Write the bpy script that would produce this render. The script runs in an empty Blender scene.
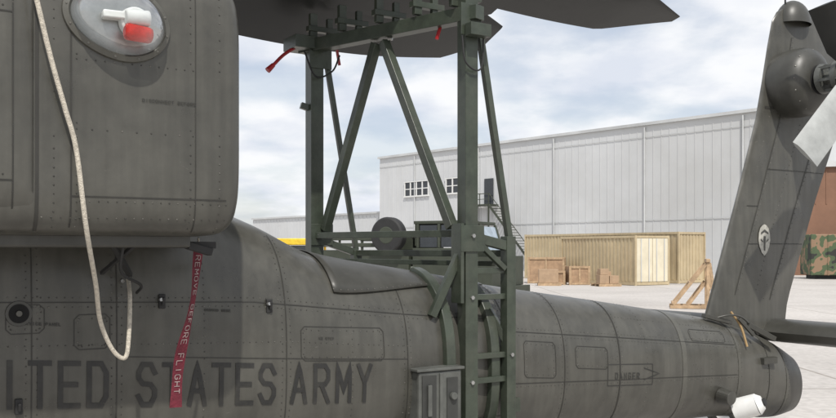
import bpy, math, random
from mathutils import Vector, Matrix
random.seed(7)
scn=bpy.context.scene
# ------------------------------------------------------------------ materials
def newmat(name):
    m=bpy.data.materials.new(name); m.use_nodes=True
    nt=m.node_tree; b=nt.nodes['Principled BSDF']; return m,nt,b
def mat(name,col,rough=.6,metal=0,var=.25,scale=6,bump=.0,bscale=60,streak=0,dirt=None,dirtamt=.5,wave=0,scuff=None):
    m,nt,b=newmat(name); N=nt.nodes; L=nt.links
    tc=N.new('ShaderNodeTexCoord')
    n1=N.new('ShaderNodeTexNoise'); n1.inputs['Scale'].default_value=scale; n1.inputs['Detail'].default_value=8; n1.inputs['Roughness'].default_value=.65
    L.new(tc.outputs['Object'],n1.inputs['Vector'])
    mr=N.new('ShaderNodeMapRange'); mr.inputs[1].default_value=.3; mr.inputs[2].default_value=.7
    mr.inputs[3].default_value=1-var; mr.inputs[4].default_value=1+var
    L.new(n1.outputs['Fac'],mr.inputs[0])
    fac=mr.outputs[0]
    if streak:
        mp=N.new('ShaderNodeMapping'); mp.inputs['Scale'].default_value=(14,14,1.1)
        L.new(tc.outputs['Object'],mp.inputs[0])
        n2=N.new('ShaderNodeTexNoise'); n2.inputs['Scale'].default_value=1.5; n2.inputs['Detail'].default_value=5
        L.new(mp.outputs[0],n2.inputs['Vector'])
        m2=N.new('ShaderNodeMapRange'); m2.inputs[1].default_value=.35; m2.inputs[2].default_value=.7
        m2.inputs[3].default_value=1-streak; m2.inputs[4].default_value=1+streak*.6
        L.new(n2.outputs['Fac'],m2.inputs[0])
        mu=N.new('ShaderNodeMath'); mu.operation='MULTIPLY'; L.new(fac,mu.inputs[0]); L.new(m2.outputs[0],mu.inputs[1]); fac=mu.outputs[0]
    vm=N.new('ShaderNodeVectorMath'); vm.operation='SCALE'; vm.inputs[0].default_value=col
    L.new(fac,vm.inputs['Scale']); out=vm.outputs[0]
    if dirt:
        n3=N.new('ShaderNodeTexNoise'); n3.inputs['Scale'].default_value=scale*.35; n3.inputs['Detail'].default_value=10; n3.inputs['Roughness'].default_value=.7
        L.new(tc.outputs['Object'],n3.inputs['Vector'])
        m3=N.new('ShaderNodeMapRange'); m3.inputs[1].default_value=.48; m3.inputs[2].default_value=.68; m3.inputs[4].default_value=dirtamt
        L.new(n3.outputs['Fac'],m3.inputs[0])
        mx=N.new('ShaderNodeMix'); mx.data_type='RGBA'; L.new(m3.outputs[0],mx.inputs[0]); L.new(out,mx.inputs[6]); mx.inputs[7].default_value=(*dirt,1); out=mx.outputs[2]
    if scuff:
        ms_=N.new('ShaderNodeMapping'); ms_.inputs['Rotation'].default_value=(.3,.5,.9); ms_.inputs['Scale'].default_value=(9,30,26); L.new(tc.outputs['Object'],ms_.inputs[0])
        n4=N.new('ShaderNodeTexNoise'); n4.inputs['Scale'].default_value=1.2; n4.inputs['Detail'].default_value=7; n4.inputs['Roughness'].default_value=.75; L.new(ms_.outputs[0],n4.inputs['Vector'])
        m4=N.new('ShaderNodeMapRange'); m4.inputs[1].default_value=.66; m4.inputs[2].default_value=.72; m4.inputs[4].default_value=.65; L.new(n4.outputs['Fac'],m4.inputs[0])
        mx=N.new('ShaderNodeMix'); mx.data_type='RGBA'; L.new(m4.outputs[0],mx.inputs[0]); L.new(out,mx.inputs[6]); mx.inputs[7].default_value=(*scuff,1); out=mx.outputs[2]
    L.new(out,b.inputs['Base Color'])
    b.inputs['Metallic'].default_value=metal; b.inputs['Roughness'].default_value=rough
    nrm=None
    if wave:
        nw=N.new('ShaderNodeTexNoise'); nw.inputs['Scale'].default_value=3.2; nw.inputs['Detail'].default_value=1.5
        L.new(tc.outputs['Object'],nw.inputs['Vector'])
        bw=N.new('ShaderNodeBump'); bw.inputs['Strength'].default_value=1; bw.inputs['Distance'].default_value=wave
        L.new(nw.outputs['Fac'],bw.inputs['Height']); nrm=bw.outputs[0]
        rr=N.new('ShaderNodeMapRange'); rr.inputs[1].default_value=.3; rr.inputs[2].default_value=.7; rr.inputs[3].default_value=rough-.1; rr.inputs[4].default_value=rough+.12
        L.new(n1.outputs['Fac'],rr.inputs[0]); L.new(rr.outputs[0],b.inputs['Roughness'])
    if bump:
        nb=N.new('ShaderNodeTexNoise'); nb.inputs['Scale'].default_value=bscale; nb.inputs['Detail'].default_value=4
        L.new(tc.outputs['Object'],nb.inputs['Vector'])
        bp=N.new('ShaderNodeBump'); bp.inputs['Strength'].default_value=bump; bp.inputs['Distance'].default_value=.01
        L.new(nb.outputs['Fac'],bp.inputs['Height'])
        if nrm: L.new(nrm,bp.inputs['Normal'])
        nrm=bp.outputs[0]
    if nrm: L.new(nrm,b.inputs['Normal'])
    return m
PAINT=mat('helicopter_paint',(.068,.066,.056),.34,0,.2,4.5,.05,9,streak=.17,dirt=(.108,.104,.09),dirtamt=.45,wave=.013,scuff=(.125,.12,.105))
PAINT2=mat('helicopter_paint_dark',(.05,.049,.042),.42,0,.2,5,.1,8,streak=.1,scuff=(.1,.096,.082))
SEAM=mat('seam_sealant',(.026,.025,.021),.6)
STRAP=mat('doubler_strip',(.08,.078,.066),.4,0,.2,8)
RIV=mat('rivet_head',(.038,.037,.032),.5)
RIVL=mat('rivet_head_worn',(.13,.125,.11),.4,.2)
LET=mat('stencil_black',(.017,.017,.016),.55,0,.3,14,dirt=(.045,.043,.036),dirtamt=.7,scuff=(.06,.057,.048))
LABEL=mat('label_grey',(.03,.03,.027),.7)
BLADE=mat('blade_black',(.014,.015,.014),.45,0,.3,5)
GREEN=mat('frame_green_paint',(.040,.050,.036),.36,0,.3,10,.1,40,dirt=(.075,.078,.06),dirtamt=.5,scuff=(.11,.11,.09))
DARK=mat('dark_rubber',(.018,.018,.018),.7)
VDARK=mat('cavity',(.006,.006,.006),.9)
RECESS=mat('box_recess_dark',(.035,.036,.033),.6)
STEEL=mat('bare_steel',(.4,.4,.39),.3,.8)
GREYBOX=mat('grey_equipment',(.085,.088,.08),.45,0,.3,9,scuff=(.16,.16,.145))
ROPE=mat('rope_fibre',(.6,.55,.46),.9,0,.3,90,.9,260)
RED=mat('red_fabric',(.11,.010,.020),.85,0,.4,18,.5,120)
REDP=mat('red_paint',(.32,.012,.015),.45)
WTXT=mat('white_print',(.27,.21,.2),.8,0,.4,40)
EMB=mat('emblem_paint',(.38,.37,.33),.7,0,.35,30)
WHITE=mat('white_plastic',(.7,.7,.68),.5,0,.1,8)
LENSR=mat('red_lamp_glass',(.6,.03,.02),.12,0,.3,30)
BLGREY_LIT=mat('tail_blade_highlight_grey',(.33,.34,.33),.4,0,.2,6,scuff=(.2,.2,.2))  # pale tone carries the tail blade's highlight, painted into the base colour
TAN=mat('container_tan',(.50,.41,.26),.6,0,.14,.8,streak=.12,dirt=(.28,.2,.12),dirtamt=.3)
TANL=mat('container_door',(.66,.60,.46),.6,0,.12,1)
WOOD=mat('pine_wood',(.40,.28,.17),.75,0,.35,5,.2,50)
CRATE=mat('crate_wood',(.35,.23,.14),.8,0,.3,3)
CARD=mat('cardboard',(.36,.25,.16),.85,0,.15,4)
TRUCKG=mat('truck_green',(.04,.047,.032),.6,0,.3,1.2)
GLASSD=mat('dark_glass',(.03,.035,.04),.08)
GLASSB=mat('sky_glass',(.3,.36,.42),.12)
YEL=mat('yellow_paint',(.7,.48,.03),.5)
WALL=mat('white_metal_wall',(.56,.57,.575),.6,0,.08,.12,streak=.0,dirt=(.40,.395,.375),dirtamt=.45)
TRIM=mat('roof_trim',(.5,.51,.51),.6,0,.2,.3)
BROWN=mat('brown_cladding',(.2,.105,.065),.7,0,.2,.5)
CAMO,nt,b=newmat('camouflage'); tc=nt.nodes.new('ShaderNodeTexCoord'); n=nt.nodes.new('ShaderNodeTexNoise'); n.inputs['Scale'].default_value=1.0; n.inputs['Detail'].default_value=2
nt.links.new(tc.outputs['Object'],n.inputs['Vector']); cr=nt.nodes.new('ShaderNodeValToRGB'); cr.color_ramp.interpolation='CONSTANT'
e=cr.color_ramp.elements; e[0].color=(.03,.03,.027,1); e[0].position=0; e[1].position=.40; e[1].color=(.07,.1,.05,1)
x=e.new(.5); x.color=(.24,.16,.1,1); x=e.new(.6); x.color=(.07,.1,.05,1)
nt.links.new(n.outputs['Fac'],cr.inputs[0]); nt.links.new(cr.outputs[0],b.inputs['Base Color']); b.inputs['Roughness'].default_value=.8
CLEAR,nt,b=newmat('clear_lens'); nt.nodes.remove(b); tr=nt.nodes.new('ShaderNodeBsdfTransparent'); tr.inputs[0].default_value=(.93,.95,.95,1)
gl=nt.nodes.new('ShaderNodeBsdfGlossy'); gl.inputs['Roughness'].default_value=.04; lw=nt.nodes.new('ShaderNodeLayerWeight'); lw.inputs[0].default_value=.45
ms=nt.nodes.new('ShaderNodeMixShader'); nt.links.new(lw.outputs['Facing'],ms.inputs[0]); nt.links.new(tr.outputs[0],ms.inputs[1]); nt.links.new(gl.outputs[0],ms.inputs[2])
nt.links.new(ms.outputs[0],nt.nodes['Material Output'].inputs[0])
# ------------------------------------------------------------------ mesh helpers
def link(o,parent=None):
    scn.collection.objects.link(o)
    if parent: o.parent=parent
    return o
def empty(name,loc=(0,0,0),rz=0):
    o=bpy.data.objects.new(name,None); o.empty_display_size=.3; o.location=loc; o.rotation_euler=(0,0,rz); return link(o)
class MB:
    def __init__(s): s.v=[]; s.f=[]
    def add(s,vs,fs):
        k=len(s.v); s.v+= [tuple(p) for p in vs]; s.f+=[tuple(i+k for i in f) for f in fs]; return s
    def box(s,lo,hi):
        x0,y0,z0=lo; x1,y1,z1=hi
        vs=[(x0,y0,z0),(x1,y0,z0),(x1,y1,z0),(x0,y1,z0),(x0,y0,z1),(x1,y0,z1),(x1,y1,z1),(x0,y1,z1)]
        return s.add(vs,[(0,3,2,1),(4,5,6,7),(0,1,5,4),(1,2,6,5),(2,3,7,6),(3,0,4,7)])
    def beam(s,p0,p1,w,h=None,up=(0,0,1)):
        h=h or w; p0=Vector(p0); p1=Vector(p1); d=(p1-p0).normalized(); up=Vector(up)
        if abs(d.dot(up))>.95: up=Vector((1,0,0))
        a=d.cross(up).normalized()*w/2; b=a.cross(d).normalized()*h/2
        vs=[p0-a-b,p0+a-b,p0+a+b,p0-a+b,p1-a-b,p1+a-b,p1+a+b,p1-a+b]
        return s.add(vs,[(0,3,2,1),(4,5,6,7),(0,1,5,4),(1,2,6,5),(2,3,7,6),(3,0,4,7)])
    def cyl(s,p0,p1,r0,r1=None,n=16):
        r1=r0 if r1 is None else r1; p0=Vector(p0); p1=Vector(p1); d=(p1-p0).normalized()
        up=Vector((0,0,1)) if abs(d.z)<.9 else Vector((1,0,0)); a=d.cross(up).normalized(); b=a.cross(d)
        vs=[]
        for p,r in((p0,r0),(p1,r1)):
            for i in range(n):
                t=2*math.pi*i/n; vs.append(p+(a*math.cos(t)+b*math.sin(t))*r)
        fs=[(i,(i+1)%n,n+(i+1)%n,n+i) for i in range(n)]+[tuple(range(n-1,-1,-1)),tuple(range(n,2*n))]
        return s.add(vs,fs)
    def tube(s,pts,r,n=8):
        pts=[Vector(p) for p in pts]; rings=[]; prev=None
        for i,p in enumerate(pts):
            d=(pts[min(i+1,len(pts)-1)]-pts[max(i-1,0)]).normalized()
            if prev is None:
                up=Vector((0,0,1)) if abs(d.z)<.9 else Vector((1,0,0)); a=d.cross(up).normalized()
            else: a=(prev-d*prev.dot(d)).normalized()
            prev=a; b=d.cross(a); rings.append([p+(a*math.cos(2*math.pi*j/n)+b*math.sin(2*math.pi*j/n))*r for j in range(n)])
        vs=[q for R in rings for q in R]; fs=[]
        for i in range(len(pts)-1):
            for j in range(n): fs.append((i*n+j,i*n+(j+1)%n,(i+1)*n+(j+1)%n,(i+1)*n+j))
        fs.append(tuple(range(n-1,-1,-1))); fs.append(tuple((len(pts)-1)*n+j for j in range(n)))
        return s.add(vs,fs)
    def make(s,name,m,parent=None,smooth=False,bevel=0,loc=(0,0,0),rz=0,ang=40):
        me=bpy.data.meshes.new(name); me.from_pydata(s.v,[],s.f); me.validate(); me.update()
        o=bpy.data.objects.new(name,me); me.materials.append(m); o.location=loc; o.rotation_euler=(0,0,rz)
        link(o,parent)
        if smooth:
            me.polygons.foreach_set('use_smooth',[True]*len(me.polygons))
            try: me.set_sharp_from_angle(angle=math.radians(ang))
            except Exception: pass
        if bevel:
            bv=o.modifiers.new('bevel','BEVEL'); bv.width=bevel; bv.segments=2; bv.limit_method='ANGLE'
        return o
def cat(pts,n=10):
    P=[Vector(p) for p in pts]; P=[P[0]*2-P[1]]+P+[P[-1]*2-P[-2]]; out=[]
    for i in range(1,len(P)-2):
        for k in range(n):
            t=k/n; a,b,c,d=P[i-1],P[i],P[i+1],P[i+2]
            out.append(.5*((2*b)+(c-a)*t+(2*a-5*b+4*c-d)*t*t+(3*b-a-3*c+d)*t**3))
    out.append(P[-2]); return out
# ------------------------------------------------------------------ helicopter frame (x aft, y away from port side, z up)
HELI_LOC=(-1.917,4.345,0); HELI_RZ=math.atan2(.529,.849)
heli=empty('attack_helicopter',HELI_LOC,HELI_RZ)
def P(u,v,z): return Vector((u,-v,z))
class Loft:
    """stations: u, ztop, zbot, vc, w, n"""
    def __init__(s,st): s.st=st
    def sec(s,u):
        st=s.st
        if u<=st[0][0]: r=st[0][1:]
        elif u>=st[-1][0]: r=st[-1][1:]
        else:
            for i in range(len(st)-1):
                if st[i][0]<=u<=st[i+1][0]: break
            a=st[max(i-1,0)]; b=st[i]; c=st[i+1]; d=st[min(i+2,len(st)-1)]
            h=c[0]-b[0]; t=(u-b[0])/h; r=[]
            for j in range(1,6):
                s0=(b[j]-a[j])/(b[0]-a[0]) if b[0]>a[0] else (c[j]-b[j])/h
                s1=(c[j]-b[j])/h; s2=(d[j]-c[j])/(d[0]-c[0]) if d[0]>c[0] else s1
                m0=0 if s0*s1<=0 else 2*s0*s1/(s0+s1); m1=0 if s1*s2<=0 else 2*s1*s2/(s1+s2)
                if i==0: m0=s1
                if i==len(st)-2: m1=s1
                r.append((2*t**3-3*t*t+1)*b[j]+(t**3-2*t*t+t)*h*m0+(-2*t**3+3*t*t)*c[j]+(t**3-t*t)*h*m1)
        zt,zb,vc,w,n=r; return (zt+zb)/2,(zt-zb)/2,vc,w,n
    def th(s,u,t):
        zc,h,vc,w,n=s.sec(u); c,q=math.cos(t),math.sin(t)
        return P(u,vc+w*math.copysign(abs(c)**(2/n),c),zc+h*math.copysign(abs(q)**(2/n),q))
    def side(s,u,z):
        zc,h,vc,w,n=s.sec(u); r=min(.9999,abs((z-zc)/h)); return P(u,vc+w*(1-r**n)**(1/n),z)
    def nside(s,u,z):
        e=.01; a=s.side(u+e,z)-s.side(u-e,z); b=s.side(u,z+e)-s.side(u,z-e); nn=a.cross(b).normalized()
        return nn if nn.y<0 else -nn
    def nth(s,u,t):
        e=.01; a=s.th(u+e,t)-s.th(u-e,t); b=s.th(u,t+e)-s.th(u,t-e)
        nn=a.cross(b)
        if nn.length<1e-9: return Vector((0,-1,0))
        nn.normalize(); c=s.th(u,t); zc,h,vc,w,n=s.sec(u); ctr=P(u,vc,zc)
        return nn if nn.dot(c-ctr)>0 else -nn
    def mesh(s,u0,u1,du,nt=112,cap=True,us=None):
        if us is None: k=max(2,int((u1-u0)/du)); us=[u0+(u1-u0)*i/k for i in range(k+1)]
        vs=[s.th(u,2*math.pi*j/nt) for u in us for j in range(nt)]; fs=[]
        for i in range(len(us)-1):
            for j in range(nt): fs.append((i*nt+j,(i+1)*nt+j,(i+1)*nt+(j+1)%nt,i*nt+(j+1)%nt))
        if cap: fs.append(tuple(range(nt))); fs.append(tuple((len(us)-1)*nt+j for j in range(nt-1,-1,-1)))
        b=MB(); b.add(vs,fs); return b
BODY=Loft([(-3,2.35,.6,0,.72,3),(0,2.28,.62,0,.64,3),(.5,2.2,.63,0,.63,2.9),(1.06,2.01,.64,0,.61,2.7),(1.47,1.83,.64,0,.585,2.6),
 (2.13,1.72,.63,0,.50,2.5),(2.73,1.63,.62,0,.43,2.4),(3.67,1.50,.60,0,.345,2.3),(4.26,1.415,.59,0,.30,2.3),(4.8,1.335,.58,0,.27,2.3),(5.21,1.24,.54,0,.25,2.2),(5.6,1.1,.5,0,.22,2.1),(5.80,1.0,.52,0,.18,2.1)])
BODY.mesh(-3,5.8,.06).make('fuselage_and_tail_boom',PAINT,heli,True,ang=60)
seam=MB(); strap=MB(); riv=MB(); rivl=MB(); lab=MB()
def ribbon(mb,pts,nrm,w,off,sides=None):
    vs=[];n=len(pts)
    for i in range(n):
        d=(pts[min(i+1,n-1)]-pts[max(i-1,0)]).normalized(); sd=d.cross(nrm[i]).normalized()*w/2
        q=pts[i]+nrm[i]*off; vs+= [q-sd,q+sd]
    mb.add(vs,[(2*i,2*i+1,2*i+3,2*i+2) for i in range(n-1)])
def rivet(mb,p,n,r=.0042):
    n=n.normalized(); a=n.cross(Vector((0,0,1)))
    a=a.normalized() if a.length>.01 else Vector((1,0,0)); b=n.cross(a); k=6; r*=random.uniform(.75,1.05)
    vs=[p+(a*math.cos(2*math.pi*i/k)+b*math.sin(2*math.pi*i/k))*r+n*.0004 for i in range(k)]
    vs+=[p+(a*math.cos(2*math.pi*i/k)+b*math.sin(2*math.pi*i/k))*r*.6+n*.0022 for i in range(k)]
    mb.add(vs,[(i,(i+1)%k,k+(i+1)%k,k+i) for i in range(k)]+[tuple(range(k,2*k))])
RP=(riv,riv,riv,rivl)
def hoop(L,u,t0,t1,w=.005,off=.0022,mb=None,rows=(-.022,.022),sp=.032,rr=.0038):
    mb=mb or seam; k=60; ts=[math.radians(t0+(t1-t0)*i/k) for i in range(k+1)]
    pts=[L.th(u,t) for t in ts]; ns=[L.nth(u,t) for t in ts]
    if w: ribbon(mb,pts,ns,w,off)
    for r in rows:
        acc=0; prev=None
        for i in range(401):
            t=math.radians(t0+(t1-t0)*i/400); p=L.th(u+r,t)
            if prev is not None: acc+=(p-prev).length
            prev=p
            if acc>=sp: acc=0; rivet(random.choice(RP),p,L.nth(u+r,t),rr)
def zline(L,pts,w=.005,off=.0022,mb=None,rows=(-.02,),sp=.032,rr=.0038):
    mb=mb or seam; fine=[]
    for (a,b) in zip(pts[:-1],pts[1:]):
        k=max(2,int(math.hypot(b[0]-a[0],b[1]-a[1])/.04))
        for i in range(k): fine.append((a[0]+(b[0]-a[0])*i/k,a[1]+(b[1]-a[1])*i/k))
    fine.append(pts[-1])
    if w: ribbon(mb,[L.side(*q) for q in fine],[L.nside(*q) for q in fine],w,off)
    for r in rows:
        for (a,b) in zip(pts[:-1],pts[1:]):
            ln=math.hypot(b[0]-a[0],b[1]-a[1]); k=max(1,int(ln/sp)); dx,dz=(b[0]-a[0])/ln,(b[1]-a[1])/ln
            for i in range(k+1):
                u=a[0]+dx*ln*i/k-dz*r; z=a[1]+dz*ln*i/k+dx*r
                rivet(random.choice(RP),L.side(u,z),L.nside(u,z),rr)
for u in (-.05,.3,1.12,1.86): hoop(BODY,u,62,-40)
for u,w in ((2.62,.006),(3.1,.006),(4.3,.05),(4.93,.03)): hoop(BODY,u,100,-70,w,mb=strap if w>.01 else seam)
hoop(BODY,3.62,100,-70,.012); hoop(BODY,5.3,100,-70,.008); hoop(BODY,5.55,100,-70,.03,mb=strap)
hoop(BODY,3.9,100,-70,0,rows=(0,)); hoop(BODY,4.6,100,-70,0,rows=(0,)); hoop(BODY,.7,50,-40,0,rows=(0,)); hoop(BODY,1.5,30,-40,0,rows=(0,))
zline(BODY,[(-.4,1.64),(.95,1.60),(1.86,1.50),(2.6,1.43)],rows=(-.02,.02))
zline(BODY,[(-.4,1.46),(1.12,1.40),(1.86,1.33)],rows=(.0,),w=0)
zline(BODY,[(.3,1.38),(1.86,1.26)],rows=(),w=.004)
zline(BODY,[(2.66,1.36),(3.6,1.27),(4.9,1.14)],rows=(-.02,.02))
zline(BODY,[(2.66,1.05),(3.6,.99),(4.9,.92)],rows=(-.02,))
zline(BODY,[(3.64,1.40),(4.9,1.25)],w=0,rows=(0,))
zline(BODY,[(-.4,1.0),(1.9,.9),(2.6,.86)],rows=(.02,))
def panel(L,u0,u1,z0,z1,slope=0,r=.02,sp=.04):
    c=[(u0+r,z0),(u1-r,z0),(u1,z0+r),(u1,z1-r),(u1-r,z1),(u0+r,z1),(u0,z1-r),(u0,z0+r),(u0+r,z0)]
    c=[(a,b+slope*(a-u0)) for a,b in c]; zline(L,c,w=.004,rows=(.018,),sp=sp)
panel(BODY,.12,.27,1.42,1.57); panel(BODY,1.2,1.7,1.30,1.47,-.07); panel(BODY,2.75,3.02,1.08,1.3,-.1); panel(BODY,3.2,3.5,1.1,1.24,-.1)
panel(BODY,4.4,4.8,1.2,1.28,-.1); panel(BODY,-.15,.0,1.5,1.62)
# dorsal fairing skirt: raised cover running aft over the spine
dv=[];df=[];K=26;Q=16
for i in range(K+1):
    u=1.42+(2.62-1.42)*i/K; tlim=math.radians(34+ (72-34)*((i/K)**1.2))
    for j in range(Q+1):
        t=tlim+(math.pi-2*tlim)*j/Q; p=BODY.th(u,t)+BODY.nth(u,t)*.010; dv.append(p)
for i in range(K):
    for j in range(Q): df.append((i*(Q+1)+j,(i+1)*(Q+1)+j,(i+1)*(Q+1)+j+1,i*(Q+1)+j+1))
m=MB(); m.add(dv,df); o=m.make('dorsal_fairing',PAINT2,heli,True); sd=o.modifiers.new('s','SOLIDIFY'); sd.thickness=.008; sd.offset=0
for i in range(K):
    u=1.42+1.2*i/K; t=math.radians(34+38*((i/K)**1.2))+.03; rivet(rivl,BODY.th(u,t)+BODY.nth(u,t)*.0145,BODY.nth(u,t),.0045)
# ------------------------------------------------------------------ stencil lettering
GL={'S':[[(1,.8),(.75,1),(.25,1),(0,.8),(0,.66),(.25,.52),(.75,.5),(1,.36),(1,.2),(.75,0),(.25,0),(0,.2)]],
'T':[[(0,1),(1,1)],[(.5,.93),(.5,0)]],'A':[[(0,0),(.5,1),(1,0)],[(.24,.33),(.76,.33)]],
'E':[[(1,1),(0,1),(0,0),(1,0)],[(.08,.5),(.85,.5)]],'D':[[(0,0),(.7,0),(1,.22),(1,.78),(.7,1),(0,1),(0,.05)]],
'I':[[(.5,0),(.5,1)]],'N':[[(0,0),(0,1),(1,0),(1,1)]],'U':[[(0,1),(0,.2),(.25,0),(.75,0),(1,.2),(1,1)]],
'R':[[(0,0),(0,1),(.75,1),(1,.85),(1,.62),(.75,.48),(.1,.48)],[(.5,.43),(1,0)]],'M':[[(0,0),(0,1),(.5,.3),(1,1),(1,0)]],
'Y':[[(0,1),(.5,.5),(1,1)],[(.5,.45),(.5,0)]],'O':[[(.25,0),(0,.2),(0,.8),(.25,1),(.75,1),(1,.8),(1,.2),(.75,0),(.28,0)]],
'V':[[(0,1),(.5,0),(1,1)]],'B':[[(0,0),(0,1),(.8,1),(1,.8),(1,.6),(.8,.5),(1,.4),(1,.2),(.8,0),(.08,0)],[(.08,.5),(.7,.5)]],
'F':[[(0,0),(0,1),(1,1)],[(.08,.52),(.8,.52)]],'L':[[(0,1),(0,0),(1,0)]],'G':[[(1,.8),(.75,1),(.25,1),(0,.8),(0,.2),(.25,0),(.75,0),(1,.2),(1,.45),(.6,.45)]],
'H':[[(0,0),(0,1)],[(1,0),(1,1)],[(.08,.5),(.92,.5)]],'P':[[(0,0),(0,1),(.75,1),(1,.85),(1,.62),(.75,.48),(.1,.48)]],'C':[[(1,.8),(.75,1),(.25,1),(0,.8),(0,.2),(.25,0),(.75,0),(1,.2)]],' ':[]}
def text(mb,s,x,y,h,w,pitch,sw,fn,sub=.03,seg=True):
    for ch in s:
        for si,pl in enumerate(GL[ch]):
            pts=[Vector((x+sw/2+a*(w-sw),y+sw/2+b*(h-sw))) for a,b in pl]
            fp=[]
            for a,b in zip(pts[:-1],pts[1:]):
                k=max(1,int((b-a).length/sub))
                for i in range(k): fp.append(a.lerp(b,i/k))
            fp.append(pts[-1])
            vs=[];n=len(fp)
            for i in range(n):
                d0=(fp[i]-fp[i-1]).normalized() if i else (fp[1]-fp[0]).normalized()
                d1=(fp[i+1]-fp[i]).normalized() if i<n-1 else d0
                t=(d0+d1).normalized(); nn=Vector((-t.y,t.x)); sc=1/max(.45,t.dot(d0))
                q=fp[i].copy()
                if i==0: q-=t*sw*.5
                if i==n-1: q+=t*sw*.5
                a=q-nn*sw/2*sc; b=q+nn*sw/2*sc
                vs+=[fn(a.x,a.y,.0034+si*.0007),fn(b.x,b.y,.0034+si*.0007)]
            mb.add(vs,[(2*i,2*i+1,2*i+3,2*i+2) for i in range(n-1)])
        x+=pitch
def onbody(x,y,off):
    z=y-.078*x; return BODY.side(x,z)+BODY.nside(x,z)*off
lt=MB()
text(lt,'UNITED',.27-.118*6+.02,1.178,.205,.094,.118,.022,onbody)
text(lt,'STATES',.385,1.178,.203,.094,.117,.022,onbody)
text(lt,'ARMY',1.14,1.178,.203,.096,.128,.022,onbody)
text(lab,'SERVICE PANEL',-.1,1.53,.014,.01,.013,.003,onbody); text(lab,'NO STEP',1.3,1.5,.014,.01,.013,.003,onbody)
text(lab,'GROUND HERE',.7,1.62,.013,.009,.012,.003,onbody); text(lab,'DANGER',3.57,1.275,.045,.028,.043,.006,onbody)
zl=[(3.5,.96),(3.95,.93),(3.95,1.07),(3.5,1.1),(3.5,.96)]; zline(BODY,zl,w=.006,rows=(),mb=lab)
zline(BODY,[(3.86,.97),(4.02,1.0),(3.86,1.05)],w=.006,rows=(),mb=lab,off=.0034)
# ------------------------------------------------------------------ engine nacelle
NAC=Loft([(-3,2.96,1.905,.78,.42,9),(.5,2.96,1.905,.78,.42,9),(.6,2.953,1.912,.78,.413,8),(.645,2.935,1.935,.78,.40,7),(.668,2.90,1.97,.78,.375,6),(.678,2.86,2.01,.78,.34,5)])
NAC.mesh(0,0,0,nt=160,us=[-3,-2,-1,-.5,0,.3,.5,.55,.6,.625,.645,.658,.668,.674,.678]).make('engine_nacelle',PAINT,heli,True,ang=75)
COWL=Loft([(-3,3.0,1.93,.78,.44,7),(-.3,3.0,1.93,.78,.44,7),(-.16,2.985,1.925,.78,.434,7),(-.13,2.97,1.915,.78,.424,8)])
COWL.mesh(0,0,0,nt=160,us=[-3,-2,-1,-.5,-.3,-.22,-.16,-.145,-.13]).make('engine_cowl',PAINT,heli,True,ang=75)
hoop(NAC,-.118,60,-60,.012,rows=(),off=.003)
hoop(NAC,-.06,60,-60,0,rows=(.0,)); hoop(NAC,.0,40,-50,.006,rows=(.02,)); hoop(NAC,.57,60,-70,0,rows=(0,))
hoop(NAC,.47,50,-60,.004,rows=(-.02,))
zline(NAC,[(.0,2.05),(.6,2.05)],rows=(-.018,)); zline(NAC,[(.02,2.56),(.46,2.56)],w=0,rows=(0,))
zline(NAC,[(-.1,1.97),(.6,1.97)],w=0,rows=(0,)); zline(NAC,[(.02,2.3),(.46,2.3)],w=0,rows=(0,),sp=.05)
zline(COWL,[(-.8,2.1),(-.2,2.1)],rows=(.02,)); zline(COWL,[(-.8,2.7),(-.2,2.7)],rows=(.02,)); hoop(COWL,-.2,60,-60,.005,rows=(0.0,))
text(lab,'DISCONNECT BEFORE',.26,2.42,.013,.010,.0125,.0024,lambda x,y,o:NAC.side(x,y)+NAC.nside(x,y)*o)
m=MB(); m.box((-3,-1.05,1.86),(.5,-.45,1.915)); m.box((-3,-.62,1.95),(.45,-.3,2.7)); m.make('nacelle_pylon',PAINT2,heli,bevel=.01)
m=MB(); m.beam(P(.08,1.0,1.875),P(.62,1.0,1.87),.03,.028); m.beam(P(.2,.98,1.88),P(.34,.7,1.74),.022); m.beam(P(.3,.98,1.88),P(.22,.7,1.75),.016); m.beam(P(.56,.95,1.87),P(.66,.66,1.80),.03)
m.beam(P(.5,1.0,1.87),P(.6,1.0,1.84),.06,.03); m.tube(cat([P(.24,1.0,1.88),P(.25,.92,1.76),P(.36,.8,1.70),P(.38,.66,1.66)]),.007); m.make('nacelle_drain_struts',DARK,heli,bevel=.003)
# position light
ctr=P(.185,1.2,2.715); m=MB()
ca,sa=math.cos(math.radians(-12)),math.sin(math.radians(-12))
def ell(a,b,t,d):
    x=a*math.cos(t)*(1 if math.cos(t)<0 else .82); z=b*math.sin(t); return ctr+Vector((x*ca-z*sa,-d,x*sa+z*ca))
n=48; prof=[(.222,.150,.0),(.220,.147,.012),(.2,.128,.018),(.19,.12,.006)]
vs=[ell(a,b,2*math.pi*j/n,d) for a,b,d in prof for j in range(n)]
m.add(vs,[(i*n+j,i*n+(j+1)%n,(i+1)*n+(j+1)%n,(i+1)*n+j) for i in range(3) for j in range(n)]); m.make('light_bezel',STRAP,heli,True)
m=MB(); vs=[ell(.192,.122,2*math.pi*j/n,.009) for j in range(n)]; m.add(vs,[tuple(range(n))]); m.make('light_reflector',STEEL,heli)
m=MB(); rg=9; vs=[]
for i in range(rg):
    q=math.pi/2*i/rg
    vs+=[ell(.195*math.cos(q)**.8,.124*math.cos(q)**.8,2*math.pi*j/n,.012+.12*math.sin(q)) for j in range(n)]
vs.append(ell(0,0,0,.132))
m.add(vs,[(i*n+j,i*n+(j+1)%n,(i+1)*n+(j+1)%n,(i+1)*n+j) for i in range(rg-1) for j in range(n)]+[((rg-1)*n+j,(rg-1)*n+(j+1)%n,rg*n) for j in range(n)]); m.make('light_lens',CLEAR,heli,True,ang=80)
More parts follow.
